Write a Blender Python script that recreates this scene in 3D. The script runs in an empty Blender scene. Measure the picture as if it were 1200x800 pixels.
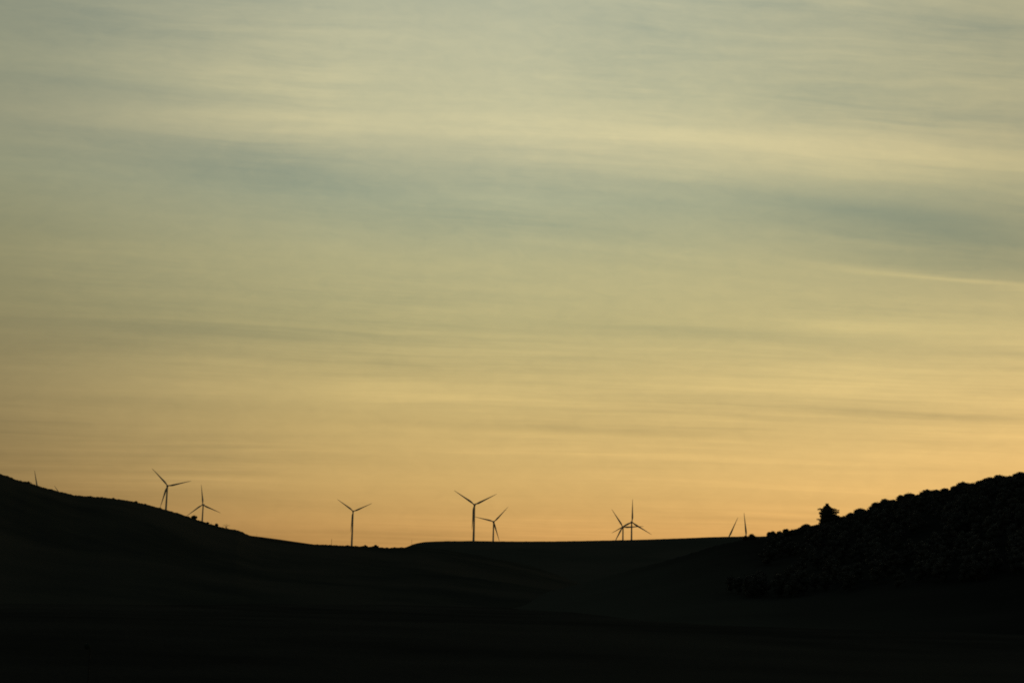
import bpy, math, random
import numpy as np
from mathutils import Matrix, Vector, noise as mnoise

random.seed(11)
PI = math.pi
R = math.radians
scene = bpy.context.scene
col = scene.collection

# ------------------------------------------------------------------ camera
CAM_Z = 8.0
F = 50.0 / 36.0 * 1200.0
PITCH, ROLL = R(9.9), R(1.4)
CROT = Matrix.Rotation(PI / 2 + PITCH, 3, 'X') @ Matrix.Rotation(ROLL, 3, 'Z')
cam_data = bpy.data.cameras.new('camera')
cam = bpy.data.objects.new('camera', cam_data)
col.objects.link(cam)
cam.matrix_world = Matrix.Translation((0, 0, CAM_Z)) @ CROT.to_4x4()
cam_data.lens = 50.0
cam_data.sensor_width = 36.0
cam_data.clip_start = 0.1
cam_data.clip_end = 60000.0
scene.camera = cam


def ray(px, py):
    """world direction for a spot in the 1200x800 photograph"""
    return (CROT @ Vector(((px - 600) / F, -(py - 400) / F, -1.0))).normalized()


def azt(px, py):
    """azimuth (from +Y, clockwise) and tangent of elevation"""
    d = ray(px, py)
    return math.atan2(d.x, d.y), d.z / math.hypot(d.x, d.y)


def azel(px, py):
    a, t = azt(px, py)
    return math.degrees(a), math.degrees(math.atan(t))


# ------------------------------------------------------------------ helpers
def smooth(x, a=0.0, b=1.0):
    t = np.clip((np.asarray(x, float) - a) / (b - a), 0, 1)
    return t * t * (3 - 2 * t)


def mesh_obj(name, verts, faces, mat, parent=None, shade=False):
    me = bpy.data.meshes.new(name)
    me.from_pydata([tuple(v) for v in verts], [], faces)
    me.update()
    if shade:
        me.polygons.foreach_set('use_smooth', [True] * len(me.polygons))
    ob = bpy.data.objects.new(name, me)
    col.objects.link(ob)
    if mat is not None:
        me.materials.append(mat)
    if parent is not None:
        ob.parent = parent
    return ob


def tag(o, label=None, cat=None, group=None, kind=None):
    if label:
        o['label'] = label
    if cat:
        o['category'] = cat
    if group:
        o['group'] = group
    if kind:
        o['kind'] = kind
    return o


def empty(name, loc, rz=0.0):
    o = bpy.data.objects.new(name, None)
    o.empty_display_size = 0.5
    o.location = loc
    o.rotation_euler = (0, 0, rz)
    col.objects.link(o)
    return o


class MB:
    def __init__(self):
        self.v, self.f = [], []

    def add(self, vs, fs):
        b = len(self.v)
        self.v += [tuple(p) for p in vs]
        self.f += [tuple(i + b for i in f) for f in fs]

    def tube(self, pts, rads, n=8, cap=True):
        pts = [Vector(p) for p in pts]
        rings = []
        for i, p in enumerate(pts):
            a = pts[max(i - 1, 0)]
            c = pts[min(i + 1, len(pts) - 1)]
            t = (c - a).normalized()
            u = t.cross(Vector((0.31, 0.92, 0.11)))
            if u.length < 1e-3:
                u = t.cross(Vector((1, 0, 0)))
            u.normalize()
            w = t.cross(u)
            rings.append([p + (u * math.cos(2 * PI * k / n) + w * math.sin(2 * PI * k / n)) * rads[i] for k in range(n)])
        vs = [q for r_ in rings for q in r_]
        fs = []
        for i in range(len(pts) - 1):
            for k in range(n):
                k2 = (k + 1) % n
                fs.append((i * n + k, i * n + k2, (i + 1) * n + k2, (i + 1) * n + k))
        if cap:
            fs.append(tuple(range(n - 1, -1, -1)))
            fs.append(tuple((len(pts) - 1) * n + k for k in range(n)))
        self.add(vs, fs)

    def lathe(self, prof, n=16, ctr=(0, 0, 0), axis='Z'):
        vs, fs = [], []
        for (r_, z) in prof:
            for k in range(n):
                c, s = math.cos(2 * PI * k / n) * r_, math.sin(2 * PI * k / n) * r_
                p = (c, s, z) if axis == 'Z' else (c, -z, s)
                vs.append((p[0] + ctr[0], p[1] + ctr[1], p[2] + ctr[2]))
        for i in range(len(prof) - 1):
            for k in range(n):
                k2 = (k + 1) % n
                fs.append((i * n + k, i * n + k2, (i + 1) * n + k2, (i + 1) * n + k))
        fs.append(tuple(range(n - 1, -1, -1)))
        fs.append(tuple((len(prof) - 1) * n + k for k in range(n)))
        self.add(vs, fs)

    def build(self, name, mat, parent=None, shade=False):
        return mesh_obj(name, self.v, self.f, mat, parent, shade)


# ------------------------------------------------------------------ materials
def new_mat(name):
    m = bpy.data.materials.new(name)
    m.use_nodes = True
    nt = m.node_tree
    b = nt.nodes['Principled BSDF']
    return m, nt, b


def noise_mat(name, c1, c2, scale, rough=0.9, bump=0.0, bump_scale=None, detail=6.0, c3=None, scale3=None, spec=0.2):
    m, nt, b = new_mat(name)
    N, L = nt.nodes, nt.links
    tc = N.new('ShaderNodeTexCoord')
    n1 = N.new('ShaderNodeTexNoise')
    n1.inputs['Scale'].default_value = scale
    n1.inputs['Detail'].default_value = detail
    L.new(tc.outputs['Object'], n1.inputs['Vector'])
    r = N.new('ShaderNodeValToRGB')
    r.color_ramp.elements[0].position = 0.36
    r.color_ramp.elements[1].position = 0.66
    r.color_ramp.elements[0].color = (*c1, 1)
    r.color_ramp.elements[1].color = (*c2, 1)
    L.new(n1.outputs['Fac'], r.inputs['Fac'])
    out = r.outputs['Color']
    if c3 is not None:
        n2 = N.new('ShaderNodeTexNoise')
        n2.inputs['Scale'].default_value = scale3
        n2.inputs['Detail'].default_value = 4.0
        L.new(tc.outputs['Object'], n2.inputs['Vector'])
        r2 = N.new('ShaderNodeValToRGB')
        r2.color_ramp.elements[0].position = 0.45
        r2.color_ramp.elements[1].position = 0.60
        L.new(n2.outputs['Fac'], r2.inputs['Fac'])
        mx = N.new('ShaderNodeMix')
        mx.data_type = 'RGBA'
        L.new(r2.outputs['Color'], mx.inputs['Factor'])
        L.new(out, mx.inputs['A'])
        mx.inputs['B'].default_value = (*c3, 1)
        out = mx.outputs['Result']
    L.new(out, b.inputs['Base Color'])
    b.inputs['Roughness'].default_value = rough
    b.inputs['Specular IOR Level'].default_value = spec
    if bump:
        n3 = N.new('ShaderNodeTexNoise')
        n3.inputs['Scale'].default_value = bump_scale
        n3.inputs['Detail'].default_value = 5.0
        L.new(tc.outputs['Object'], n3.inputs['Vector'])
        bp = N.new('ShaderNodeBump')
        bp.inputs['Strength'].default_value = bump
        bp.inputs['Distance'].default_value = 1.0
        L.new(n3.outputs['Fac'], bp.inputs['Height'])
        L.new(bp.outputs['Normal'], b.inputs['Normal'])
    return m


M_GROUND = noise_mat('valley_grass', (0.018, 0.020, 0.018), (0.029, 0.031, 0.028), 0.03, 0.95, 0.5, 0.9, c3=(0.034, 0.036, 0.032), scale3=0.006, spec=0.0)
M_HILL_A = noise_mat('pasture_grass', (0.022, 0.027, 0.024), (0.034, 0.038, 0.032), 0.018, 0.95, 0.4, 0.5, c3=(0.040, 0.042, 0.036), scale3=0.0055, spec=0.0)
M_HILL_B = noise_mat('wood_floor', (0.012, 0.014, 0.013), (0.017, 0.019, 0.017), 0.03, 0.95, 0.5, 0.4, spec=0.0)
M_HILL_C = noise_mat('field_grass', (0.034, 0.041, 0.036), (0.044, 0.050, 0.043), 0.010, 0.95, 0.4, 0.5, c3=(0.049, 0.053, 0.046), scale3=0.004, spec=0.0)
M_GRASS = noise_mat('dry_grass', (0.03, 0.032, 0.018), (0.06, 0.056, 0.034), 0.4, 0.9, spec=0.0)
M_LEAF = noise_mat('leaf', (0.030, 0.036, 0.034), (0.040, 0.047, 0.043), 0.5, 0.75, spec=0.1)
M_LEAF2 = noise_mat('scrub_leaf', (0.02, 0.026, 0.012), (0.045, 0.050, 0.025), 0.8, 0.8, spec=0.1)
M_NEEDLE = noise_mat('needles', (0.026, 0.036, 0.030), (0.048, 0.060, 0.048), 0.7, 0.75, spec=0.1)
M_BARK = noise_mat('bark', (0.03, 0.022, 0.015), (0.07, 0.055, 0.04), 3.0, 0.9, 0.4, 8.0, spec=0.1)
M_STALK = noise_mat('dry_stalk', (0.07, 0.055, 0.035), (0.12, 0.095, 0.06), 3.0, 0.9, spec=0.1)
M_WOOD = noise_mat('weathered_timber', (0.06, 0.048, 0.036), (0.12, 0.10, 0.08), 4.0, 0.9, 0.3, 20.0, spec=0.1)
M_TOWER = noise_mat('tower_paint', (0.42, 0.41, 0.34), (0.50, 0.49, 0.42), 0.25, 0.45, spec=0.3)
M_BLADE = noise_mat('blade_gelcoat', (0.42, 0.41, 0.34), (0.50, 0.49, 0.42), 0.15, 0.4, spec=0.3)
M_NAC = noise_mat('nacelle_shell', (0.30, 0.30, 0.28), (0.38, 0.38, 0.35), 0.6, 0.45, spec=0.3)
M_DARK = noise_mat('dark_metal', (0.05, 0.05, 0.05), (0.09, 0.09, 0.09), 3.0, 0.5)
M_LAMP = noise_mat('lamp_housing', (0.015, 0.024, 0.019), (0.022, 0.032, 0.026), 6.0, 0.9, spec=0.02)
M_LENS = noise_mat('lamp_lens', (0.02, 0.03, 0.025), (0.028, 0.04, 0.033), 6.0, 0.7, spec=0.05)
M_GALV = noise_mat('galvanised_steel', (0.018, 0.02, 0.018), (0.028, 0.03, 0.028), 8.0, 0.85, spec=0.02)

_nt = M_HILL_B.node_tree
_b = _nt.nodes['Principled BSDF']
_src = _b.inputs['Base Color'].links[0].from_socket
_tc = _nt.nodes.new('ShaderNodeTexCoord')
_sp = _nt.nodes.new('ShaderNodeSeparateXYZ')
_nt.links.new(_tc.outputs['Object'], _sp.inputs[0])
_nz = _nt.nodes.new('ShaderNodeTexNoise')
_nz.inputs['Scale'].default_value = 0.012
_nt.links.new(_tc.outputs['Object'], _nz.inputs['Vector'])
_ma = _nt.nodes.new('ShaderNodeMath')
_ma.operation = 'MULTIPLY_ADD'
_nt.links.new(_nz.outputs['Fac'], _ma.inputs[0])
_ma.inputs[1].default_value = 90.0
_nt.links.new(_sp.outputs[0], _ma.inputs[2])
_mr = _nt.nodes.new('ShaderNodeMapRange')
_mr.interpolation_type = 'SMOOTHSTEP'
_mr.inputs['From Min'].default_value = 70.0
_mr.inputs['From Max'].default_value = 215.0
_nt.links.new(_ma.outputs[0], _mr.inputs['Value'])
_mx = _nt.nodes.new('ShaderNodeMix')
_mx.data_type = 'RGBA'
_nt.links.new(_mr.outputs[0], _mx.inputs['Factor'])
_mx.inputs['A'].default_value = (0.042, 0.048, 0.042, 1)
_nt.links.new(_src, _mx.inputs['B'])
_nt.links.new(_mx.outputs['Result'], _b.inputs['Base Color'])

# ------------------------------------------------------------------ 1-D / 2-D noise
_rs = np.random.RandomState(5)
_T1 = _rs.rand(4096)
_T2 = _rs.rand(256, 256)


def n1d(x):
    x = np.asarray(x, float)
    i = np.floor(x).astype(int)
    f = x - i
    f = f * f * (3 - 2 * f)
    return (_T1[i % 4096] * (1 - f) + _T1[(i + 1) % 4096] * f) * 2 - 1


def f1d(x, oct=4):
    s, a = 0, 1.0
    for o in range(oct):
        s = s + a * n1d(x * 2 ** o + 37.3 * o)
        a *= 0.55
    return s


def n2d(x, y):
    x = np.asarray(x, float)
    y = np.asarray(y, float)
    i, j = np.floor(x).astype(int), np.floor(y).astype(int)
    f, g = x - i, y - j
    f = f * f * (3 - 2 * f)
    g = g * g * (3 - 2 * g)
    a, b, c, d = _T2[i % 256, j % 256], _T2[(i + 1) % 256, j % 256], _T2[i % 256, (j + 1) % 256], _T2[(i + 1) % 256, (j + 1) % 256]
    return ((a * (1 - f) + b * f) * (1 - g) + (c * (1 - f) + d * f) * g) * 2 - 1


def f2d(x, y, oct=4):
    s, a = 0, 1.0
    for o in range(oct):
        s = s + a * n2d(x * 2 ** o + 17.1 * o, y * 2 ** o + 9.7 * o)
        a *= 0.5
    return s


# ------------------------------------------------------------------ terrain
class Hill:
    """a ridge seen from the valley: crest line as azimuth -> tangent of elevation, at distance rc(azimuth)"""

    def __init__(self, pts, rc0, rc1, r_base, back, micro, seed, bumps=0.5):
        az, tt = zip(*[azt(x, y) for x, y in pts])
        self.az = np.array(az)
        self.tt = np.array(tt)
        self.rc0, self.rc1, self.r_base, self.back, self.micro, self.seed = rc0, rc1, r_base, back, micro, seed
        self.bumps = bumps

    def crest(self, a):
        t = np.interp(a, self.az, self.tt)
        k = R(0.10)
        t = (np.interp(a - k, self.az, self.tt) + 2 * t + np.interp(a + k, self.az, self.tt)) / 4
        return t

    def rc(self, a):
        u = np.clip((a - self.az[0]) / (self.az[-1] - self.az[0]), 0, 1)
        return self.rc0 + (self.rc1 - self.rc0) * u

    def z(self, a, r, fine=True):
        a = np.asarray(a, float)
        r = np.asarray(r, float)
        rc = self.rc(a)
        t = self.crest(a)
        if fine:
            t = t + self.micro * f1d(np.degrees(a) * 9.0 + self.seed, 5) / F * np.exp(-np.abs(r - rc) / 9.0)
        u = np.clip((r - self.r_base) / (rc - self.r_base), 0, 1)
        s = 0.35 * u + 0.65 * u * u * (3 - 2 * u)
        d = np.clip((r - rc) / self.back, 0, 1)
        s2 = 1 - d * d * (3 - 2 * d)
        x, y = r * np.sin(a), r * np.cos(a)
        g = (f2d(x / 140.0 + self.seed, y / 140.0, 4) - 0.55) * 9.0 * self.bumps * 0.6 * (4 * u * (1 - u)) * np.clip((rc - r) / 60.0, 0, 1)
        zt = CAM_Z + r * t
        return np.where(r <= rc, -6 + s * (zt + 6) + g, -12 + s2 * (zt + 12))

    def mesh(self, name, mat, ncol, rows):
        A = np.linspace(self.az[0], self.az[-1], ncol)
        V = []
        rowsn = len(rows)
        for u in rows:
            rc = self.rc(A)
            r = np.where(u <= 1, self.r_base + (rc - self.r_base) * u, rc + (u - 1) * self.back)
            zz = self.z(A, r)
            V.append(np.stack([r * np.sin(A), r * np.cos(A), zz], 1))
        V = np.concatenate(V)
        fs = []
        for i in range(rowsn - 1):
            b = i * ncol
            for k in range(ncol - 1):
                fs.append((b + k, b + k + 1, b + ncol + k + 1, b + ncol + k))
        o = mesh_obj(name, V.tolist(), fs, mat, None, True)
        return tag(o, kind='structure')

    def at(self, px, py, dr=0.0, sink=0.15):
        """point on this hill below the picture spot px, dr metres beyond its crest"""
        a, _ = azt(px, py)
        r = float(self.rc(a)) + dr
        return Vector((r * math.sin(a), r * math.cos(a), float(self.z(a, r)) - sink)), a, r


rows_front = [0, .06, .12, .18, .24, .3, .36, .42, .48, .54, .6, .65, .7, .74, .78, .82, .85, .88, .91, .935, .955, .97, .98, .988, .994, .998, 1.0]
rows_back = [1.01, 1.03, 1.06, 1.1, 1.16, 1.24, 1.34, 1.46, 1.6, 1.75, 1.9, 2.0]

hill_left = Hill([(-330, 470), (-220, 500), (-120, 523), (-60, 538), (0, 555), (10, 558.5), (20, 562.3), (32, 565), (45, 569.8), (60, 573), (75, 577), (90, 580.3), (110, 582),
                  (130, 583.4), (150, 586), (160, 588.5), (175, 591.5), (197, 597.5), (215, 603), (228, 608), (240, 612), (250, 615), (262, 618),
                  (272, 620), (279, 620.6), (286, 624.2), (297, 629), (310, 632.3), (325, 635), (350, 636.8), (370, 637.6), (390, 638.6), (410, 639.2),
                  (430, 640), (445, 641), (455, 641.6), (470, 641.2), (490, 640.2), (520, 643), (560, 650), (620, 662), (700, 684)],
                 820, 1750, 300, 520, 0.55, 3.0)
hill_right = Hill([(560, 716), (640, 694), (720, 673), (790, 654), (840, 639), (875, 631.5), (900, 630.5), (930, 626), (960, 619), (990, 612.5), (1010, 605), (1040, 595),
                   (1070, 588), (1100, 583), (1130, 575), (1160, 568.5), (1200, 562), (1300, 546), (1420, 526), (1550, 512)],
                  980, 760, 260, 420, 0.6, 71.0)
hill_mid = Hill([(290, 690), (340, 676), (400, 662), (440, 651), (468, 643), (478, 640), (484, 637.2), (492, 635.4), (502, 634.2), (520, 633.7), (555, 633.5), (600, 634),
                 (650, 633.9), (690, 633.2), (730, 632.4), (765, 631.5), (800, 630.3), (830, 628.9), (870, 628.2), (920, 628), (1000, 630), (1100, 634), (1250, 640)],
                2050, 2150, 1050, 900, 0.12, 130.0, 0.35)

hill_left.mesh('hill', M_HILL_A, 1300, rows_front + rows_back)
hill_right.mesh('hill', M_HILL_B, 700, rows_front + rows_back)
hill_mid.mesh('hill', M_HILL_C, 900, rows_front + rows_back)

# wind turbines: hub spot in the photo, blade length in photo pixels, first blade's clock angle there
HUB_H, BLADE_L = 80.0, 42.0
TURB = [
    (44.0, 576.0, 25.5, -7.6, 'wind turbine sunk behind the bare hilltop, one steep blade jutting alone near the photo edge'),
    (77.5, 589.5, 25.0, -32.5, 'wind turbine almost wholly behind the smooth hillside, only a tiny slanting blade tip showing'),
    (196.5, 569.0, 27.6, 79.0, 'tall wind turbine highest on the hill slope, lowest blade swung out beside its tower'),
    (237.5, 591.0, 23.9, -3.9, 'small wind turbine beside a round shrub on the hill slope, one blade straight up'),
    (414.0, 598.8, 24.0, 67.3, 'lone wind turbine above the low saddle with two blades raised in a Y'),
    (555.8, 591.0, 29.2, 65.2, 'tall wind turbine on the flat ridge, two blades raised, third hidden along its tower'),
    (578.8, 611.0, 24.2, 44.0, 'short wind turbine beside the tall Y shaped one, lowest blade splayed off its tower'),
    (740.6, 611.5, 27.2, 1.2, 'taller of the two overlapping wind turbines, with one blade pointing straight up'),
    (729.8, 617.2, 24.8, 87.8, 'lower of the two overlapping wind turbines, with one blade pointing level behind its neighbour'),
    (853.4, 630.0, 26.8, 25.0, 'wind turbine behind the flat ridge, showing a single leaning blade without its hub'),
    (874.3, 628.5, 28.0, -5.0, 'wind turbine behind a small ridge bush, showing a single nearly upright blade'),
]
hubs = []
for (px, py, bl, ang, lab) in TURB:
    d = ray(px, py)
    dist = BLADE_L * F / bl
    k = dist / d.y
    hubs.append(Vector((0, 0, CAM_Z)) + d * k)
HB = np.array([[h.x, h.y, h.z - HUB_H] for h in hubs])


def ground_z(a, r):
    a = np.asarray(a, float)
    r = np.asarray(r, float)
    x, y = r * np.sin(a), r * np.cos(a)
    num, den = 0, 0
    for bx, by, bz in HB:
        w = 1.0 / ((x - bx) ** 2 + (y - by) ** 2 + 4.0) ** 1.5
        num = num + w * bz
        den = den + w
    plat = num / den
    da = np.degrees(np.abs(a))
    w = smooth(r, 1500, 2300) * (1 - smooth(r, 3600, 6500)) * (1 - smooth(da, 24, 42))
    bank = 6.2 * (1 - smooth(r, 6, 46)) * 1.0
    roll = f2d(x / 260.0 + 4.2, y / 260.0 + 1.7, 4) * 1.6 * smooth(r, 60, 300) * (1 - w)
    return w * plat + bank + roll


rr = [0.5, 3, 6, 9, 12, 16, 20, 24, 28, 32, 36, 40, 46, 55, 65, 75, 90, 105, 120, 140, 160, 185, 210, 240, 270, 300, 340, 380, 430, 480, 540, 600, 680, 760, 850, 950, 1060, 1180, 1300, 1420,
      1520, 1620, 1720, 1820, 1920, 2020, 2120, 2220, 2300, 2380, 2460, 2540, 2620, 2700, 2780, 2860, 2940, 3020, 3100, 3200, 3350, 3500, 3700, 4000, 4400, 5000, 5800, 6800, 8500, 11000, 15000, 24000]
NA = 480
AA = np.linspace(-PI, PI, NA, endpoint=False)
V = []
for r_ in rr:
    z_ = ground_z(AA, np.full(NA, r_))
    V.append(np.stack([r_ * np.sin(AA), r_ * np.cos(AA), z_], 1))
V = np.concatenate(V).tolist()
fs = []
for i in range(len(rr) - 1):
    for k in range(NA):
        k2 = (k + 1) % NA
        fs.append((i * NA + k, i * NA + k2, (i + 1) * NA + k2, (i + 1) * NA + k))
fs.append(tuple(range(NA - 1, -1, -1)))
tag(mesh_obj('ground', V, fs, M_GROUND, None, True), kind='structure')


# ------------------------------------------------------------------ wind turbines
def airfoil(chord, thick, n=14):
    """closed section in the x (chord) / y (thickness) plane; leading edge towards -x"""
    up, lo = [], []
    for i in range(n // 2 + 1):
        u = 0.5 - 0.5 * math.cos(PI * i / (n // 2))
        t = 5 * thick * (0.2969 * math.sqrt(u) - 0.126 * u - 0.3516 * u * u + 0.2843 * u ** 3 - 0.1015 * u ** 4)
        up.append(((u - 0.32) * chord, t * chord))
        lo.append(((u - 0.32) * chord, -t * chord))
    return up + lo[-2:0:-1]


def blade_mesh():
    m = MB()
    st = [(1.0, 1.9, 1.0, 0), (2.6, 1.9, 0.96, 0), (4.5, 2.35, 0.62, 16), (7.0, 3.1, 0.36, 14), (9.5, 3.3, 0.28, 11), (13, 2.95, 0.24, 8), (18, 2.4, 0.21, 5.5),
          (24, 1.85, 0.19, 3.5), (30, 1.38, 0.18, 2), (36, 0.95, 0.17, 1), (39.5, 0.66, 0.16, 0.5), (41.3, 0.38, 0.16, 0), (42, 0.10, 0.2, 0)]
    n = 14
    rings = []
    for (z, c, th, tw) in st:
        if th > 0.9:
            ring = [(math.cos(PI - 2 * PI * k / n) * c / 2, math.sin(PI - 2 * PI * k / n) * c / 2) for k in range(n)]
        else:
            ring = airfoil(c, th, n)
        ct, sn = math.cos(R(tw)), math.sin(R(tw))
        pre = -0.0009 * z * z * 0.6
        rings.append([(x * ct - y * sn, x * sn + y * ct + pre, z) for x, y in ring])
    vs = [p for r_ in rings for p in r_]
    fs = []
    for i in range(len(st) - 1):
        for k in range(n):
            k2 = (k + 1) % n
            fs.append((i * n + k, i * n + k2, (i + 1) * n + k2, (i + 1) * n + k))
    fs.append(tuple(range(n - 1, -1, -1)))
    fs.append(tuple((len(st) - 1) * n + k for k in range(n)))
    m.add(vs, fs)
    return m


AX = -4.6      # hub centre ahead of the tower axis (towards the viewer's side)


def make_turbine():
    root = empty('wind_turbine', (0, 0, 0))
    b = MB()
    b.lathe([(3.6, -3.0), (3.6, 0.25), (3.4, 0.4)], 24)
    b.build('foundation', M_GALV, root)
    t = MB()
    t.lathe([(2.15, 0.4), (2.12, 1.0), (2.0, 14), (1.86, 27), (1.7, 40), (1.54, 53), (1.38, 66), (1.25, HUB_H - 2.0), (1.32, HUB_H - 1.9), (1.32, HUB_H - 1.6)], 28)
    tw = t.build('tower', M_TOWER, root, True)
    d = MB()
    x0, z0 = 0.5, 1.0
    yb = -2.105
    d.add([(-x0, yb - .04, z0), (x0, yb - .04, z0), (x0, yb - .03, 3.1), (-x0, yb - .03, 3.1), (-x0, yb + .25, z0), (x0, yb + .25, z0), (x0, yb + .25, 3.1), (-x0, yb + .25, 3.1)],
          [(0, 1, 2, 3), (1, 5, 6, 2), (5, 4, 7, 6), (4, 0, 3, 7), (3, 2, 6, 7), (4, 5, 1, 0)])
    d.build('door', M_DARK, tw)
    n = MB()
    secs = [(-2.9, 1.15, 1.2), (-2.5, 1.5, 1.55), (-1.0, 1.75, 1.75), (3.0, 1.8, 1.8), (6.0, 1.7, 1.65), (7.4, 1.45, 1.35), (7.9, 1.0, 0.95)]
    K = 20
    vs, fs = [], []
    for (y, hx, hz) in secs:
        for k in range(K):
            a = 2 * PI * k / K
            c, s = math.cos(a), math.sin(a)
            e = 0.5
            vs.append((hx * math.copysign(abs(c) ** e, c), y, HUB_H + 0.1 + hz * math.copysign(abs(s) ** e, s)))
    for i in range(len(secs) - 1):
        for k in range(K):
            k2 = (k + 1) % K
            fs.append((i * K + k, i * K + k2, (i + 1) * K + k2, (i + 1) * K + k))
    fs.append(tuple(range(K)))
    fs.append(tuple((len(secs) - 1) * K + k for k in range(K - 1, -1, -1)))
    n.add(vs, fs)
    nc = n.build('nacelle', M_NAC, root, True)
    v = MB()
    v.tube([(0.5, 6.3, HUB_H + 1.6), (0.5, 6.3, HUB_H + 3.4)], [0.06, 0.05], 6)
    v.tube([(0.15, 6.3, HUB_H + 3.2), (0.85, 6.3, HUB_H + 3.2)], [0.05, 0.05], 6)
    v.build('wind_vane', M_DARK, nc)
    h = MB()
    h.lathe([(1.35, -1.65), (1.6, -0.9), (1.62, 0.6), (1.35, 1.4), (0.85, 2.0), (0.25, 2.3)], 20, (0, AX, HUB_H), 'Y')
    h.build('hub', M_NAC, root, True)
    bm = blade_mesh()
    for k in range(3):
        bl = bm.build('blade', M_BLADE, root, True) if k == 0 else None
        if bl is None:
            bl = first.copy()
            col.objects.link(bl)
            bl.parent = root
        else:
            first = bl
        bl.location = (0, AX, HUB_H)
        bl.rotation_euler = (0, R(120 * k), 0)
    return root


def copy_tree(o, parent=None):
    c = o.copy()
    col.objects.link(c)
    c.parent = parent
    for ch in list(o.children):
        copy_tree(ch, c)
    return c


turbine = make_turbine()
turbs = [turbine] + [copy_tree(turbine) for _ in TURB[1:]]
yaws = [8, -6, 10, -9, 6, -5, 7, 5, -8, 6, -4]
for o, (px, py, bl, ang, lab), hub, yw in zip(turbs, TURB, hubs, yaws):
    # the rotor faces roughly down the valley
    a = math.atan2(hub.x, hub.y)
    rz = R(yw) - a * 0.6
    off = Matrix.Rotation(rz, 3, 'Z') @ Vector((0, AX, 0))
    o.location = (hub.x - off.x, hub.y - off.y, hub.z - HUB_H)
    o.rotation_euler = (0, 0, rz)
    tag(o, lab, 'wind turbine', 'wind turbines along the ridge')
    # photo clock angle minus the picture's own lean there
    inv = CROT.transposed()

    def proj(p):
        q = inv @ (p - Vector((0, 0, CAM_Z)))
        return Vector((q.x / -q.z, q.y / -q.z))
    up = proj(hub + Vector((0, 0, 20))) - proj(hub)
    lean = math.degrees(math.atan2(up.x, up.y))
    bs = [c for c in o.children if c.name.startswith('blade')]
    for k, b in enumerate(bs):
        b.rotation_euler = (0, R(ang - lean + 120 * k), 0)


# ------------------------------------------------------------------ trees and shrubs
def rand_dir(rng):
    while True:
        v = Vector((rng.uniform(-1, 1), rng.uniform(-1, 1), rng.uniform(-1, 1)))
        if 0.05 < v.length < 1:
            return v.normalized()


def leaf_quads(mb, p, n_out, rng, s):
    """a small spray of leaf faces"""
    t = (n_out + rand_dir(rng) * 0.9).normalized()
    u = t.cross(rand_dir(rng))
    if u.length < 1e-3:
        u = t.orthogonal()
    u.normalize()
    w = t.cross(u)
    a = s * rng.uniform(0.6, 1.3)
    b = a * rng.uniform(0.45, 0.8)
    mb.add([p - u * a * .5, p + w * b * .5 + t * a * .15, p + u * a * .5 + t * a * .1, p - w * b * .5], [(0, 1, 2, 3)])


def blob(mb, c, rx, rz, rng, n=8, m=5):
    """lumpy closed core inside a leaf mass"""
    vs, fs = [], []
    vs.append((c.x, c.y, c.z + rz))
    for i in range(1, m):
        th = PI * i / m
        for k in range(n):
            ph = 2 * PI * k / n + 0.3 * i
            q = rng.uniform(0.8, 1.12)
            vs.append((c.x + rx * q * math.sin(th) * math.cos(ph), c.y + rx * q * math.sin(th) * math.sin(ph), c.z + rz * q * math.cos(th)))
    vs.append((c.x, c.y, c.z - rz))
    for k in range(n):
        fs.append((0, 1 + k, 1 + (k + 1) % n))
    for i in range(m - 2):
        for k in range(n):
            a, b = 1 + i * n + k, 1 + i * n + (k + 1) % n
            fs.append((a, a + n, b + n, b))
    last = len(vs) - 1
    for k in range(n):
        fs.append((1 + (m - 2) * n + k, last, 1 + (m - 2) * n + (k + 1) % n))
    mb.add(vs, fs)


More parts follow.
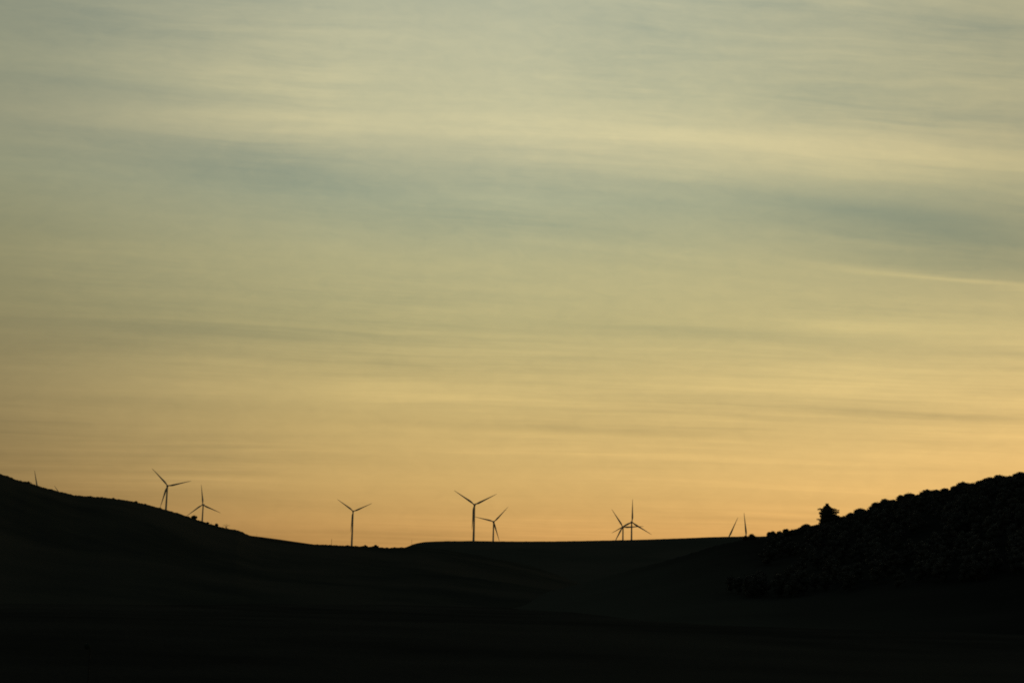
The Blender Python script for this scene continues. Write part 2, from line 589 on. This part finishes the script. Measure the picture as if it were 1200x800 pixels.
def broadleaf_meshes(h, w, rng, leaf=0.5, lobes=9, per=120, base=0.18):
    """crown (many lobes of leaf faces) and trunk with limbs; origin at the foot"""
    tr, cr = MB(), MB()
    tilt = Vector((rng.uniform(-.06, .06), rng.uniform(-.06, .06), 0)) * h
    r0 = 0.022 * h + 0.05
    tr.tube([(0, 0, -1.2), (0, 0, 0.02 * h), tilt * .3 + Vector((0, 0, .25 * h)), tilt * .7 + Vector((0, 0, .5 * h)), tilt + Vector((0, 0, .78 * h))], [r0 * 1.5, r0 * 1.25, r0, r0 * .7, r0 * .25], 8)
    cen = []
    for i in range(lobes):
        f = i / max(lobes - 1, 1)
        zz = base * h + (h * (0.96 - base)) * (0.12 + 0.80 * f)
        ph = 2.4 * i + rng.uniform(-.5, .5)
        env = math.sin(PI * min(1, 0.22 + 0.72 * f)) ** 0.7
        rad = w * 0.5 * env * rng.uniform(0.35, 0.72)
        lr = w * rng.uniform(0.17, 0.31) * (1.0 if f < .8 else 0.85)
        if f > .95:
            rad *= .2
        dome = h * (1 - min(.35, .42 * w / (2 * h)) * min(1, rad / (w * .5)) ** 1.6) - lr * .88      # rounded top
        c = Vector((math.cos(ph) * rad, math.sin(ph) * rad, min(zz, dome))) + tilt * f
        cen.append((c, lr))
    if base <= 0.02:
        for k in range(7):
            ph = 2 * PI * k / 7 + rng.uniform(-.3, .3)
            lr = min(w * .24, h * .42) * rng.uniform(.85, 1.15)
            q = max(.04, w * .5 - lr)
            cen.append((Vector((math.cos(ph) * q, math.sin(ph) * q, lr * rng.uniform(.4, .9))), lr))
    # a central mass
    cen.append((Vector((0, 0, h * (base + 1) * .5)) + tilt * .5, w * .3))
    for c, lr in cen:
        st = Vector((0, 0, max(0.12 * h, c.z - 0.28 * h)))
        tr.tube([st, st.lerp(c, .55) + Vector((0, 0, .03 * h)), c], [r0 * .5, r0 * .32, r0 * .1], 5)
        blob(cr, c, lr * .72, lr * .68, rng)
        for _ in range(per):
            dv = rand_dir(rng)
            if dv.z < -.55 and rng.random() < .6:
                continue
            q = lr * rng.uniform(0.70, 1.0) * (1 + 0.16 * mnoise.noise((c + dv * lr) * (2.2 / lr)))
            if rng.random() < .06:
                q *= rng.uniform(1.03, 1.18)
            leaf_quads(cr, c + Vector((dv.x, dv.y, dv.z * .88)) * q, dv, rng, leaf)
    return tr, cr


def conifer_meshes(h, w, rng):
    """cedar-like conifer: whorls of level boughs, broad below, star-shaped leader on top"""
    tr, cr = MB(), MB()
    tr.tube([(0, 0, -1.5), (0, 0, 0), (0.05, 0, .4 * h), (0.1, 0, .8 * h), (0.12, 0, h * .985)], [.5, .42, .3, .15, .04], 10)
    nt = 15
    for i in range(nt):
        f = i / (nt - 1)
        z = h * (0.10 + 0.83 * f)
        env = 0.97 - 0.78 * float(smooth(f, 0.72, 1.0))
        if f < .15:
            env *= .9
        nb = 9 if f < .7 else 7
        for k in range(nb):
            ph = 2 * PI * k / nb + i * 0.7 + rng.uniform(-.3, .3)
            L = w * .5 * env * rng.choice((0.62, 0.72, 0.85, 0.95, 1.0, 1.18)) * (1 + (.22 if .3 < f < .75 else 0) * math.cos(ph))
            dr = rng.uniform(-.05, .18)
            d = Vector((math.cos(ph), math.sin(ph), 0))
            p0 = Vector((0.1 * f, 0, z))
            pts = [p0, p0 + d * L * .5 + Vector((0, 0, L * (dr * .6))), p0 + d * L + Vector((0, 0, L * (dr * .5 - .02)))]
            tr.tube(pts, [.10 * (1 - f) + .04, .06, .02], 5)
            m = int(40 + 75 * env)
            for _ in range(m):
                u = rng.uniform(.18, 1.03) ** .8
                side = Vector((-d.y, d.x, 0)) * rng.uniform(-1, 1) * L * .30 * (1.15 - u)
                p = p0 + d * L * u + Vector((0, 0, L * dr * .55 * min(u, 1) + rng.uniform(-.45, .55))) + side
                leaf_quads(cr, p, (d + Vector((0, 0, .5))).normalized(), rng, .62 if f < .85 else .45)
        if f < .9:
            blob(cr, Vector((0, 0, z)), w * .5 * env * (.62 if i % 3 else .5), h / nt * .9, rng)
    top = Vector((.12, 0, h * .97))
    for k in range(6):
        ph = 2 * PI * k / 6
        d = Vector((math.cos(ph), math.sin(ph), .35))
        tr.tube([top, top + d * 1.0], [.06, .02], 4)
        for _ in range(16):
            leaf_quads(cr, top + d * rng.uniform(.1, 1.1) + rand_dir(rng) * .12, d, rng, .4)
    return tr, cr


def tree(name, loc, h, w, label, cat, group, seed, kind='broad', leaf=0.5, mat=None, **kw):
    rng = random.Random(seed)
    root = empty(name, loc, rng.uniform(0, 6.28) if kind == 'broad' else 0.0)
    if kind == 'broad':
        tr, cr = broadleaf_meshes(h, w, rng, leaf, **kw)
    else:
        tr, cr = conifer_meshes(h, w, rng)
    tr.build('trunk' if cat == 'tree' else 'stem', M_BARK, root, True)
    cr.build('crown' if cat == 'tree' else 'foliage', mat or M_LEAF, root)
    return tag(root, label, cat, group)


def px_m(px, py, r):
    """metres per photo pixel at ground distance r in that direction"""
    d = ray(px, py)
    depth = r / math.hypot(d.x, d.y) * d.dot(CROT @ Vector((0, 0, -1)))
    return depth / F


# wooded skyline of the right-hand hill: (crown x, top y, width px)
SKY_TREES = [
    (929, 620.2, 10, 'low round tree, second tree crown downhill from the tall conifer beyond the flat notch'),
    (937, 618, 10, 'low shaggy tree beginning the wooded slope, third crown downhill from the tall conifer'),
    (945.5, 613.2, 12, 'domed tree standing proud of its neighbours just downhill from the tall conifer'),
    (955, 615.8, 10, 'low tree tucked against the downhill side of the tall conifer'),
    (980, 602.5, 10, 'flat tree touching the uphill side of the tall conifer'),
    (989, 603.8, 10, 'low tree in the dip just uphill from the tall conifer'),
    (998, 600, 11, 'small rising tree at the uphill end of the dip beside the conifer'),
    (1009, 594.5, 13, 'broad domed tree, first high crown uphill from the dip beside the conifer'),
    (1018, 596.2, 9, 'low narrow tree before the first step up of the wooded skyline'),
    (1027, 587.5, 11, 'round tree forming the first abrupt step of the wooded skyline'),
    (1037.5, 583.6, 12, 'broad flat-topped tree just above the first step of the wooded skyline'),
    (1047, 584.6, 10, 'flat tree ending the shelf above the first skyline step'),
    (1056, 579, 9, 'small round tree forming the second skyline step uphill of the conifer'),
    (1066, 576.5, 13, 'broad bulging tree topping the second skyline step'),
    (1076.5, 578.8, 11, 'lower tree in the hollow uphill of the second skyline step'),
    (1087.5, 572.5, 12, 'round tree forming the third skyline step, at the start of the long level stretch'),
    (1097.5, 573, 11, 'tree in the middle of the long level stretch of wooded skyline'),
    (1107, 571, 9, 'spiky small tree ending the long level stretch of wooded skyline'),
    (1119, 568.6, 9, 'narrow tree climbing out of the level stretch below the prominent rounded dome'),
    (1129, 563.6, 14, 'prominent rounded dome tree on the upper wooded skyline'),
    (1140, 566, 12, 'sagging tree in the shallow dip uphill of the prominent dome'),
    (1150, 562, 11, 'tree rising out of the shallow dip on the upper wooded skyline'),
    (1161, 558, 13, 'broad tree on the smooth rise of the upper wooded skyline'),
    (1172.5, 555.2, 13, 'rounded peak tree of the upper wooded skyline, second crown from its top'),
    (1184, 557, 11, 'low tree in the last dip before the topmost crown on the skyline'),
    (1196, 552, 14, 'topmost tree of the wooded skyline, cut by the photo edge'),
]
GT = 'trees along the wooded hill skyline'
for i, (px, py, wpx, lab) in enumerate(SKY_TREES):
    loc, a, r = hill_right.at(px, py + 16, random.Random(i).uniform(-14, 4), 0.2)
    m = px_m(px, py, r)
    t = azt(px, py)[1]
    ztop = CAM_Z + r * t
    h = ztop - loc.z
    w = wpx * m * 1.6
    tree('tree', loc, h, w, lab, 'tree', GT, 100 + i, 'broad', 0.48, None, lobes=11 if wpx > 10 else 9, per=190, base=0.02)

# tall conifer
loc, a, r = hill_right.at(969.5, 622, -16, 0.2)
h = CAM_Z + r * azt(969.8, 589.6)[1] - loc.z
tree('conifer_tree', loc, h, 25.5 * px_m(969, 610, r), 'tall dark conifer with ragged tiered crown and small tufted top, standing above the hill skyline', 'tree', None, 77, 'conifer', mat=M_NEEDLE)

# shrubs on the two ridges
GB = 'shrubs dotted along the ridges'
for i, (hill, px, py, wpx, hpx, lab) in enumerate([
    (hill_right, 881, 624.6, 11, 6, 'small rounded bush on the ridge just uphill of the nearly upright blade'),
    (hill_right, 873.5, 627.0, 7, 4, 'tiny low bush at the foot of the nearly upright blade'),
    (hill_right, 905.5, 622.8, 15, 9, 'rounded bush standing apart at the foot of the wooded slope'),
    (hill_right, 921, 621.8, 12, 9, 'low bush between the lone rounded bush and the start of the wood'),
    (hill_right, 914, 624.0, 12, 7, 'small bush touching the uphill side of the lone rounded bush'),
    (hill_left, 227.3, 604.2, 7.5, 4, 'round dark shrub on the hill slope beside the small turbine'),
    (hill_left, 253.5, 613.1, 4.6, 3.5, 'small pointed shrub on the hill slope below the small turbine'),
    (hill_left, 243.2, 611.7, 4.5, 1.6, 'low flat shrub between the small turbine and the pointed shrub'),
    (hill_left, 159.2, 587.4, 4.5, 1.4, 'tiny low shrub alone on the bare slope above the tall turbine'),
    (hill_left, 33, 564.6, 7, 1.2, 'low spreading shrub on the hilltop beside the jutting steep blade'),
    (hill_left, 440, 639.2, 8, 2, 'low dark shrub in the saddle near the lone turbine'),
    (hill_left, 428, 638.9, 6, 1.5, 'thin low shrub in the saddle between the lone turbine and a darker shrub'),
]):
    loc, a, r = hill.at(px, py + hpx, 0 if hill is hill_left else -6, 0.05)
    m = px_m(px, py, r)
    h = max(CAM_Z + r * azt(px, py)[1] - loc.z, hpx * m)
    tree('shrub', loc, h, wpx * m * 1.1, lab, 'shrub', GB, 300 + i, 'broad', 0.45 if hill is hill_right else 0.3, M_LEAF2, lobes=6, per=70, base=0.0)

# sprawling dry shrub: a fan of bare arching stems
loc, a, r = hill_left.at(265, 618.5, -2, 0.1)
m = px_m(265, 616, r)
root = empty('dry_shrub', loc, -a)
tag(root, 'dead umbrella-shaped shrub of thin bare stems on the hill slope', 'shrub')
rng = random.Random(4)
for k in range(7):
    f = (k - 3) / 3.0
    ex = f * 4.6 * m
    top = (5.0 - 1.2 * abs(f)) * m
    b = MB()
    b.tube([(0.1 * f, 0, -.3), (ex * .18, rng.uniform(-.2, .2), top * .55), (ex * .5, rng.uniform(-.3, .3), top * .98), (ex * .8, rng.uniform(-.3, .3), top * .96),
            (ex, rng.uniform(-.3, .3), top * (.8 - .3 * abs(f)))], [.10, .08, .06, .05, .03], 5)
    for q in range(3):
        p = Vector((ex * (.55 + .15 * q), 0, top * .97))
        b.tube([p, p + Vector((rng.uniform(-.4, .6), rng.uniform(-.4, .4), rng.uniform(.2, .7)))], [.035, .015], 4)
    b.build('stem', M_STALK, root)

# single dry stalks
GS = 'dry flower stalks on the hill slope'
for i, (px, py, hp, lab) in enumerate([(247.5, 610.6, 4, 'thin dry flower stalk between the small turbine and the pointed shrub'),
                                       (300.6, 624.5, 5, 'thin dry flower stalk alone where the hill slope levels out')]):
    loc, a, r = hill_left.at(px, py + hp, -1, 0.1)
    m = px_m(px, py, r)
    h = CAM_Z + r * azt(px, py)[1] - loc.z
    b = MB()
    b.tube([(0, 0, -.2), (.03, 0, h * .5), (-.02, 0, h)], [.07, .055, .03], 5)
    for q in range(6):
        d = Vector((math.cos(q * 2.1), math.sin(q * 2.1), .5)) * .3
        p = Vector((0, 0, h * (.6 + .06 * q)))
        b.tube([p, p + d], [.03, .02], 4)
    tag(b.build('dry_stalk', M_STALK, None), lab, 'plant', GS).location = loc

# timber poles on the far ridge
GP = 'slender poles on the far ridge'
for i, (px, py, hp, rad, lab) in enumerate([(388.4, 631.0, 7, .17, 'slender timber pole on the saddle downslope of the lone turbine'),
                                            (482.4, 632.2, 6, .12, 'faint thin pole where the flat ridge rises from the saddle')]):
    hill = hill_left
    loc, a, r = hill.at(px, py + hp, 6, 0.4)
    h = CAM_Z + r * azt(px, py)[1] - loc.z
    root = empty('utility_pole', loc, -a)
    b = MB()
    b.tube([(0, 0, -.8), (0, 0, h * .5), (0, 0, h)], [rad * 1.15, rad, rad * .85], 10)
    b.build('pole', M_WOOD, root, True)
    b = MB()
    b.lathe([(.05, 0), (.05, .12), (.10, .14), (.10, .2), (.06, .22), (.09, .26), (.03, .34)], 10, (0, 0, h - .01))
    b.build('insulator', M_DARK, root, True)
    tag(root, lab, 'pole', GP)

# lamp post standing in the dark valley
d = ray(104.5, 757.5)
k = 66.0 / d.y
P = Vector((0, 0, CAM_Z)) + d * k
a = math.atan2(P.x, P.y)
gz = float(ground_z(a, math.hypot(P.x, P.y)))
root = empty('street_lamp', (P.x + .06, P.y, gz), -a)
Hh = P.z - gz
b = MB()
b.lathe([(.14, -.3), (.14, .05), (.06, .09), (.055, 1.0), (.036, 1.05), (.03, Hh - .08)], 14)
b.build('pole', M_GALV, root, True)
b = MB()
b.tube([(0, 0, Hh - .10), (-.03, -.02, Hh), (-.14, -.05, Hh + .04)], [.03, .03, .03], 8)
b.build('bracket', M_GALV, root, True)
b = MB()
b.lathe([(.02, .14), (.10, .10), (.14, .04), (.15, -.02), (.13, -.05)], 16, (-.14, -.05, Hh + .02))
hd = b.build('lamp_head', M_LAMP, root, True)
b = MB()
b.lathe([(.125, -.052), (.10, -.10), (.03, -.125)], 16, (-.14, -.05, Hh + .02))
b.build('lens', M_LENS, hd, True)
tag(root, 'thin lamp post with a small pale head standing low in the dark valley', 'street lamp')

# woodland covering the slope below the skyline trees
rng = random.Random(21)
wood = MB()
protos = []
for i in range(5):
    tr, cr = broadleaf_meshes(9.5, 8.0, random.Random(900 + i), 0.75, lobes=7, per=55, base=0.15)
    protos.append((tr, cr))
cnt = 0
for i in range(2600):
    a = R(rng.uniform(7.0, 27))
    rc = float(hill_right.rc(a))
    u = rng.uniform(0.45, 0.985)
    r = hill_right.r_base + (rc - hill_right.r_base) * u
    # the wood thins towards the open field
    edge = (math.degrees(a) - 7.0) / 6.0 + 0.35 * float(f2d(a * 60, r / 90.0, 3))
    if edge < 0.55:
        continue
    z = float(hill_right.z(a, r, False))
    s = rng.uniform(0.7, 1.05)
    # keep below the skyline crowns
    tr, cr = protos[cnt % 5]
    tmax = float(hill_right.crest(a)) + 6.0 / F
    top = CAM_Z + r * tmax
    s = min(s, (top - z) / 9.8)
    if s < .3:
        continue
    rot = Matrix.Rotation(rng.uniform(0, 6.28), 3, 'Z') * s
    x, y = r * math.sin(a), r * math.cos(a)
    off = Vector((x, y, z - .2))
    wood.add([rot @ Vector(v) + off for v in cr.v], cr.f)
    wood.add([rot @ Vector(v) + off for v in tr.v], tr.f)
    cnt += 1
    if cnt >= 520:
        break
sx = [t[0] for t in SKY_TREES]
sy = [t[1] for t in SKY_TREES]
px = 926.0
while px < 1330:
    py = float(np.interp(px, sx, sy)) - max(0, px - 1200) * .16 + rng.uniform(2.0, 4.5)
    a = azt(px, py)[0]
    r = float(hill_right.rc(a)) + rng.uniform(-10, 14)
    z = float(hill_right.z(a, r, False)) - .3
    top = CAM_Z + r * azt(px, py)[1]
    s = max(.12, (top - z) / 9.5)
    tr, cr = protos[cnt % 5]
    S = Matrix.Diagonal((max(s, .6), max(s, .6), s))
    rot = S @ Matrix.Rotation(rng.uniform(0, 6.28), 3, 'Z')
    off = Vector((r * math.sin(a), r * math.cos(a), z))
    wood.add([rot @ Vector(v) + off for v in cr.v], cr.f)
    wood.add([rot @ Vector(v) + off for v in tr.v], tr.f)
    cnt += 1
    px += rng.uniform(4.0, 6.5)
tag(wood.build('woodland', M_LEAF), 'dark continuous woodland covering the slope beneath the skyline trees', 'woodland', None, 'stuff')

# rough grass along the crest of the bare hill
rng = random.Random(33)
gm = MB()
for i in range(5200):
    px = rng.uniform(-20, 475)
    a = azt(px, 620)[0]
    rc = float(hill_left.rc(a))
    dr = -rng.random() ** 2 * 26
    if f1d(np.array([px * .12]), 3)[0] < -0.25:
        continue
    r = rc + dr
    z = float(hill_left.z(a, r))
    c = Vector((r * math.sin(a), r * math.cos(a), z - .08))
    hh = rng.uniform(.2, .55) * (1 + .5 * max(0, float(n1d(px * .3))))
    for q in range(3):
        ph = rng.uniform(0, PI)
        u = Vector((math.cos(ph), math.sin(ph), 0)) * rng.uniform(.06, .16)
        ln = Vector((rng.uniform(-.3, .3), rng.uniform(-.3, .3), 1)) * hh
        o = Vector((rng.uniform(-.3, .3), rng.uniform(-.3, .3), 0))
        gm.add([c + o - u, c + o + u, c + o + ln], [(0, 1, 2)])
tag(gm.build('grass', M_GRASS), 'rough dry grass along the bare hill crest', 'grass', None, 'stuff')

# ------------------------------------------------------------------ sky and light
SUN_AZ, SUN_EL = 44.0, 0.6          # low, behind the wooded hill, outside the frame
world = bpy.data.worlds.new('World')
scene.world = world
world.use_nodes = True
nt = world.node_tree
N, L = nt.nodes, nt.links
N.clear()
out = N.new('ShaderNodeOutputWorld')


def sock(x):
    return x


def M(op, a, b=None, c=None, clamp=False):
    n = N.new('ShaderNodeMath')
    n.operation = op
    n.use_clamp = clamp
    for i, v in enumerate((a, b, c)):
        if v is None:
            continue
        if isinstance(v, (int, float)):
            n.inputs[i].default_value = v
        else:
            L.new(v, n.inputs[i])
    return n.outputs[0]


def VM(op, a, b=None, scale=None):
    n = N.new('ShaderNodeVectorMath')
    n.operation = op
    for i, v in enumerate((a, b)):
        if v is None:
            continue
        if isinstance(v, tuple):
            n.inputs[i].default_value = v
        else:
            L.new(v, n.inputs[i])
    if scale is not None:
        if isinstance(scale, (int, float)):
            n.inputs['Scale'].default_value = scale
        else:
            L.new(scale, n.inputs['Scale'])
    return n.outputs[0]


def comb(x, y, z=0.0):
    n = N.new('ShaderNodeCombineXYZ')
    for i, v in enumerate((x, y, z)):
        if isinstance(v, (int, float)):
            n.inputs[i].default_value = v
        else:
            L.new(v, n.inputs[i])
    return n.outputs[0]


def lin(c):
    c = c / 255.0
    return c / 12.92 if c <= 0.04045 else ((c + 0.055) / 1.055) ** 2.4


def ramp(fac, stops, interp='LINEAR'):
    n = N.new('ShaderNodeValToRGB')
    cr = n.color_ramp
    cr.interpolation = interp
    while len(cr.elements) < len(stops):
        cr.elements.new(0.5)
    for e, (p, c) in zip(cr.elements, stops):
        e.position = p
        e.color = (*c, 1)
    L.new(fac, n.inputs['Fac'])
    return n.outputs['Color']


def fnoise(vec, scale, detail=4.0, rough=0.55, dist=0.0):
    n = N.new('ShaderNodeTexNoise')
    n.inputs['Scale'].default_value = scale
    n.inputs['Detail'].default_value = detail
    n.inputs['Roughness'].default_value = rough
    n.inputs['Distortion'].default_value = dist
    L.new(vec, n.inputs['Vector'])
    return n.outputs['Fac']


def sstep(x, a, b):
    n = N.new('ShaderNodeMapRange')
    n.interpolation_type = 'SMOOTHSTEP'
    L.new(x, n.inputs['Value'])
    n.inputs['From Min'].default_value = a
    n.inputs['From Max'].default_value = b
    return n.outputs[0]


tc = N.new('ShaderNodeTexCoord')
sep = N.new('ShaderNodeSeparateXYZ')
L.new(tc.outputs['Generated'], sep.inputs[0])
X, Y, Z = sep.outputs
DEG = 180 / PI
AZ = M('MULTIPLY', M('ARCTAN2', X, Y), DEG)
EL = M('MULTIPLY', M('ARCSINE', Z), DEG)

# clouds: thin streaky cirrus sheets, finer towards the horizon; the bands dip gently to the right higher up
tilt = M('MULTIPLY', sstep(EL, 4.0, 16.0), 0.05)
EP = M('MULTIPLY', M('ARCTAN2', Z, M('MAXIMUM', M('ABSOLUTE', Y), 0.15)), DEG)      # bands lie straight across the sky, parallel to X
ELT = M('ADD', EP, M('MULTIPLY', AZ, tilt))
wv = fnoise(comb(M('MULTIPLY', AZ, 0.035), M('MULTIPLY', ELT, 0.16), 3.1), 1.0, 3.0)
ELW = M('ADD', ELT, M('MULTIPLY', M('SUBTRACT', wv, 0.5), M('MULTIPLY', M('ADD', M('ABSOLUTE', ELT), 1.5), 0.13)))
K = M('LOGARITHM', M('ADD', M('MAXIMUM', ELW, 0.0), 4.0), math.e)
sA = fnoise(comb(M('MULTIPLY', AZ, 0.028), M('MULTIPLY', K, 5.0), 0.0), 1.0, 3.0, 0.5)
sB = fnoise(comb(M('MULTIPLY', AZ, 0.045), M('MULTIPLY', K, 15.0), 5.0), 1.0, 4.0, 0.55)
sC = fnoise(comb(M('MULTIPLY', AZ, 0.12), M('MULTIPLY', K, 42.0), 9.0), 1.0, 5.0, 0.65)
sD = fnoise(comb(M('MULTIPLY', AZ, 0.9), M('MULTIPLY', ELT, 2.2), 2.0), 1.0, 4.0, 0.6, 0.6)

# clear-air and veil colours by height, (elevation deg, photo-like sRGB)
BASE = [(-4, (146, 102, 60)), (0.0, (180, 133, 80)), (1.2, (188, 142, 84)), (2.4, (191, 148, 90)), (4.0, (197, 160, 98)), (6.5, (196, 167, 104)),
        (8.5, (188, 167, 108)), (10.5, (178, 166, 113)), (13.0, (177, 170, 123)), (15.5, (179, 177, 138)), (17.5, (184, 180, 143)), (19.5, (187, 184, 147)), (23.5, (181, 181, 151)),
        (30, (140, 146, 132)), (45, (90, 98, 92)), (90, (52, 59, 58))]
lo, hi = -4.0, 90.0
EN = M('DIVIDE', M('SUBTRACT', EL, lo), hi - lo, None, True)
base = ramp(EN, [((e - lo) / (hi - lo), tuple(lin(v) for v in c)) for e, c in BASE])

# brightness around the sunset: left of the view dimmer, towards the sun brighter low down, dim behind the viewer
AN = M('DIVIDE', M('ADD', AZ, 180.0), 360.0, None, True)


def azramp(stops):
    return ramp(AN, [((a + 180) / 360, c if isinstance(c, tuple) else (c, c, c)) for a, c in stops])


lowr = azramp([(-180, (.055, .067, .085)), (-90, (.11, .12, .14)), (-40, (.30, .32, .35)), (-20.0, (.44, .46, .54)), (-14, (.66, .68, .74)), (-7, (.88, .89, .90)), (0, (1., 1., 1.)), (7, (1.065, 1.055, 1.05)), (14, (1.16, 1.14, 1.14)), (19.5, (1.20, 1.16, 1.14)),
               (34, (1.5, 1.45, 1.3)), (55, (.9, .85, .8)), (90, (.25, .26, .28)), (180, (.055, .067, .085))])
highr = azramp([(-180, (.105, .115, .12)), (-90, (.16, .19, .23)), (-40, (.36, .40, .44)), (-20, (.62, .64, .655)), (-14, (.75, .765, .785)), (-7, (.92, .93, .94)), (0, (1, 1, 1)), (7, (.99, .98, .95)), (14, (.89, .87, .82)), (19.5, (.79, .77, .71)),
                (40, (.8, .75, .7)), (90, (.24, .26, .3)), (180, (.105, .115, .12))])
mixh = N.new('ShaderNodeMix')
mixh.data_type = 'RGBA'
L.new(sstep(EL, 5.0, 16.0), mixh.inputs['Factor'])
L.new(lowr, mixh.inputs['A'])
L.new(highr, mixh.inputs['B'])
skyc = VM('MULTIPLY', base, mixh.outputs['Result'])

# streak contrast
patch = M('ADD', 0.25, M('MULTIPLY', sstep(fnoise(comb(M('MULTIPLY', AZ, 0.07), M('MULTIPLY', K, 2.6), 21.0), 1.0, 2.0), 0.36, 0.66), 1.5))
st = M('MULTIPLY', M('ADD', M('MULTIPLY', M('SUBTRACT', sA, 0.5), 0.16), M('MULTIPLY', M('SUBTRACT', sB, 0.5), 0.42)), patch)
st = M('ADD', st, M('MULTIPLY', M('SUBTRACT', sA, 0.5), 0.22))
st = M('ADD', st, M('MULTIPLY', M('MULTIPLY', M('SUBTRACT', sC, 0.5), 0.23), patch))
st = M('ADD', st, M('MULTIPLY', M('SUBTRACT', sD, 0.5), 0.16))


def lobe(px, py, sx, sy, slope=0.0):
    """soft cloud bank centred in a direction: widths in photo-degrees"""
    d0 = ray(px, py)
    a0, e0 = math.degrees(math.atan2(d0.x, d0.y)), math.degrees(math.atan2(d0.z, d0.y))
    k = math.degrees(1 / F)
    da = M('SUBTRACT', AZ, a0)
    de = M('SUBTRACT', M('SUBTRACT', EWL, e0), M('MULTIPLY', da, -slope))
    q = M('ADD', M('POWER', M('DIVIDE', da, sx * k), 2.0), M('POWER', M('DIVIDE', de, sy * k), 2.0))
    return M('EXPONENT', M('MULTIPLY', q, -1.0))


EWL = M('ADD', EP, M('MULTIPLY', M('SUBTRACT', sB, 0.5), 1.3))
EWL = M('ADD', EWL, M('MULTIPLY', M('SUBTRACT', wv, 0.5), 0.9))
banks = [  # warm lit banks (+) and blue-green gaps (-)
    (330, 140, 200, 14, .03, +.13), (620, 152, 240, 18, .04, +.07), (960, 176, 330, 28, .06, +.11), (985, 8, 40, 10, -.15, +.12),
    (560, 70, 330, 60, .02, +.05), (1110, 328, 130, 4.5, .09, +.30), (1100, 385, 150, 12, .04, +.07), (800, 303, 200, 7, .08, +.07), (1020, 182, 300, 14, .06, +.04),
    (300, 205, 190, 26, .08, -.20), (690, 228, 260, 26, .08, -.14), (980, 238, 240, 13, .07, -.10), (1140, 282, 210, 42, .07, -.34), (540, 262, 300, 32, .08, -.12),
    (120, 98, 190, 18, .04, -.12), (60, 20, 140, 60, 0, -.10), (1080, 60, 260, 60, 0, -.07), (270, 386, 260, 12, .03, -.20), (60, 400, 160, 14, 0, -.08), (800, 385, 240, 10, .04, -.11),
    (560, 410, 200, 8, .02, +.05), (20, 292, 130, 12, .0, +.07), (420, 455, 260, 9, .0, +.05), (120, 470, 160, 6, .02, -.06), (700, 478, 240, 5, .01, -.05), (500, 520, 220, 6, .0, +.05), (250, 530, 240, 10, .03, -.10), (950, 502, 220, 7, .03, -.06), (900, 568, 200, 3.2, .01, +.07), (880, 537, 220, 3.5, .02, +.06),
]
warm, cool = None, None
for (px, py, sx, sy, sl, amp) in banks:
    g = M('MULTIPLY', lobe(px, py, sx, sy, sl), abs(amp))
    if amp > 0:
        warm = g if warm is None else M('ADD', warm, g)
    else:
        cool = g if cool is None else M('ADD', cool, g)
brk = M('ADD', 0.1, M('MULTIPLY', sB, 1.8))
warm = M('MULTIPLY', warm, brk)
cool = M('MULTIPLY', cool, brk)
pos = M('ADD', M('MAXIMUM', st, 0.0), warm)
neg = M('ADD', M('MAXIMUM', M('MULTIPLY', st, -1.0), 0.0), cool)
hgt = N.new('ShaderNodeMix')          # lit streaks: neutral near the horizon, peach against blue-green higher up
hgt.data_type = 'RGBA'
L.new(sstep(EL, 6.0, 14.0), hgt.inputs['Factor'])
hgt.inputs['A'].default_value = (1.02, 0.96, 0.88, 1)
hgt.inputs['B'].default_value = (1.22, 0.90, 0.52, 1)
gain = VM('ADD', VM('SCALE', hgt.outputs['Result'], None, pos), (1.0, 1.0, 1.0))
loss = VM('SUBTRACT', (1.0, 1.0, 1.0), VM('SCALE', hgt.outputs['Result'], None, neg))
skyc = VM('MULTIPLY', VM('MULTIPLY', skyc, gain), loss)

bgA = N.new('ShaderNodeBackground')
L.new(skyc, bgA.inputs['Color'])
bgA.inputs['Strength'].default_value = 0.97
sky = N.new('ShaderNodeTexSky')
sky.sky_type = 'NISHITA'
sky.sun_disc = False
sky.sun_elevation = R(SUN_EL)
sky.sun_rotation = R(SUN_AZ)
bgB = N.new('ShaderNodeBackground')
L.new(sky.outputs['Color'], bgB.inputs['Color'])
bgB.inputs['Strength'].default_value = 0.05
add = N.new('ShaderNodeAddShader')
L.new(bgA.outputs[0], add.inputs[0])
L.new(bgB.outputs[0], add.inputs[1])
L.new(add.outputs[0], out.inputs['Surface'])

sun_d = bpy.data.lights.new('sun', 'SUN')
sun_d.energy = 0.05
sun_d.angle = R(0.5)
sun_d.color = (1.0, 0.72, 0.45)
sun = bpy.data.objects.new('sun', sun_d)
col.objects.link(sun)
dirv = Vector((math.sin(R(SUN_AZ)) * math.cos(R(SUN_EL)), math.cos(R(SUN_AZ)) * math.cos(R(SUN_EL)), math.sin(R(SUN_EL))))
sun.rotation_euler = (-dirv).to_track_quat('-Z', 'Y').to_euler()
sun.location = (0, 0, 60)

# ------------------------------------------------------------------ render settings
scene.render.engine = 'CYCLES'
scene.view_settings.view_transform = 'Standard'
scene.view_settings.look = 'None'
scene.view_settings.exposure = 0.0
scene.view_settings.gamma = 1.0
scene.cycles.filter_width = 1.9
scene.cycles.max_bounces = 4
scene.cycles.use_denoising = False
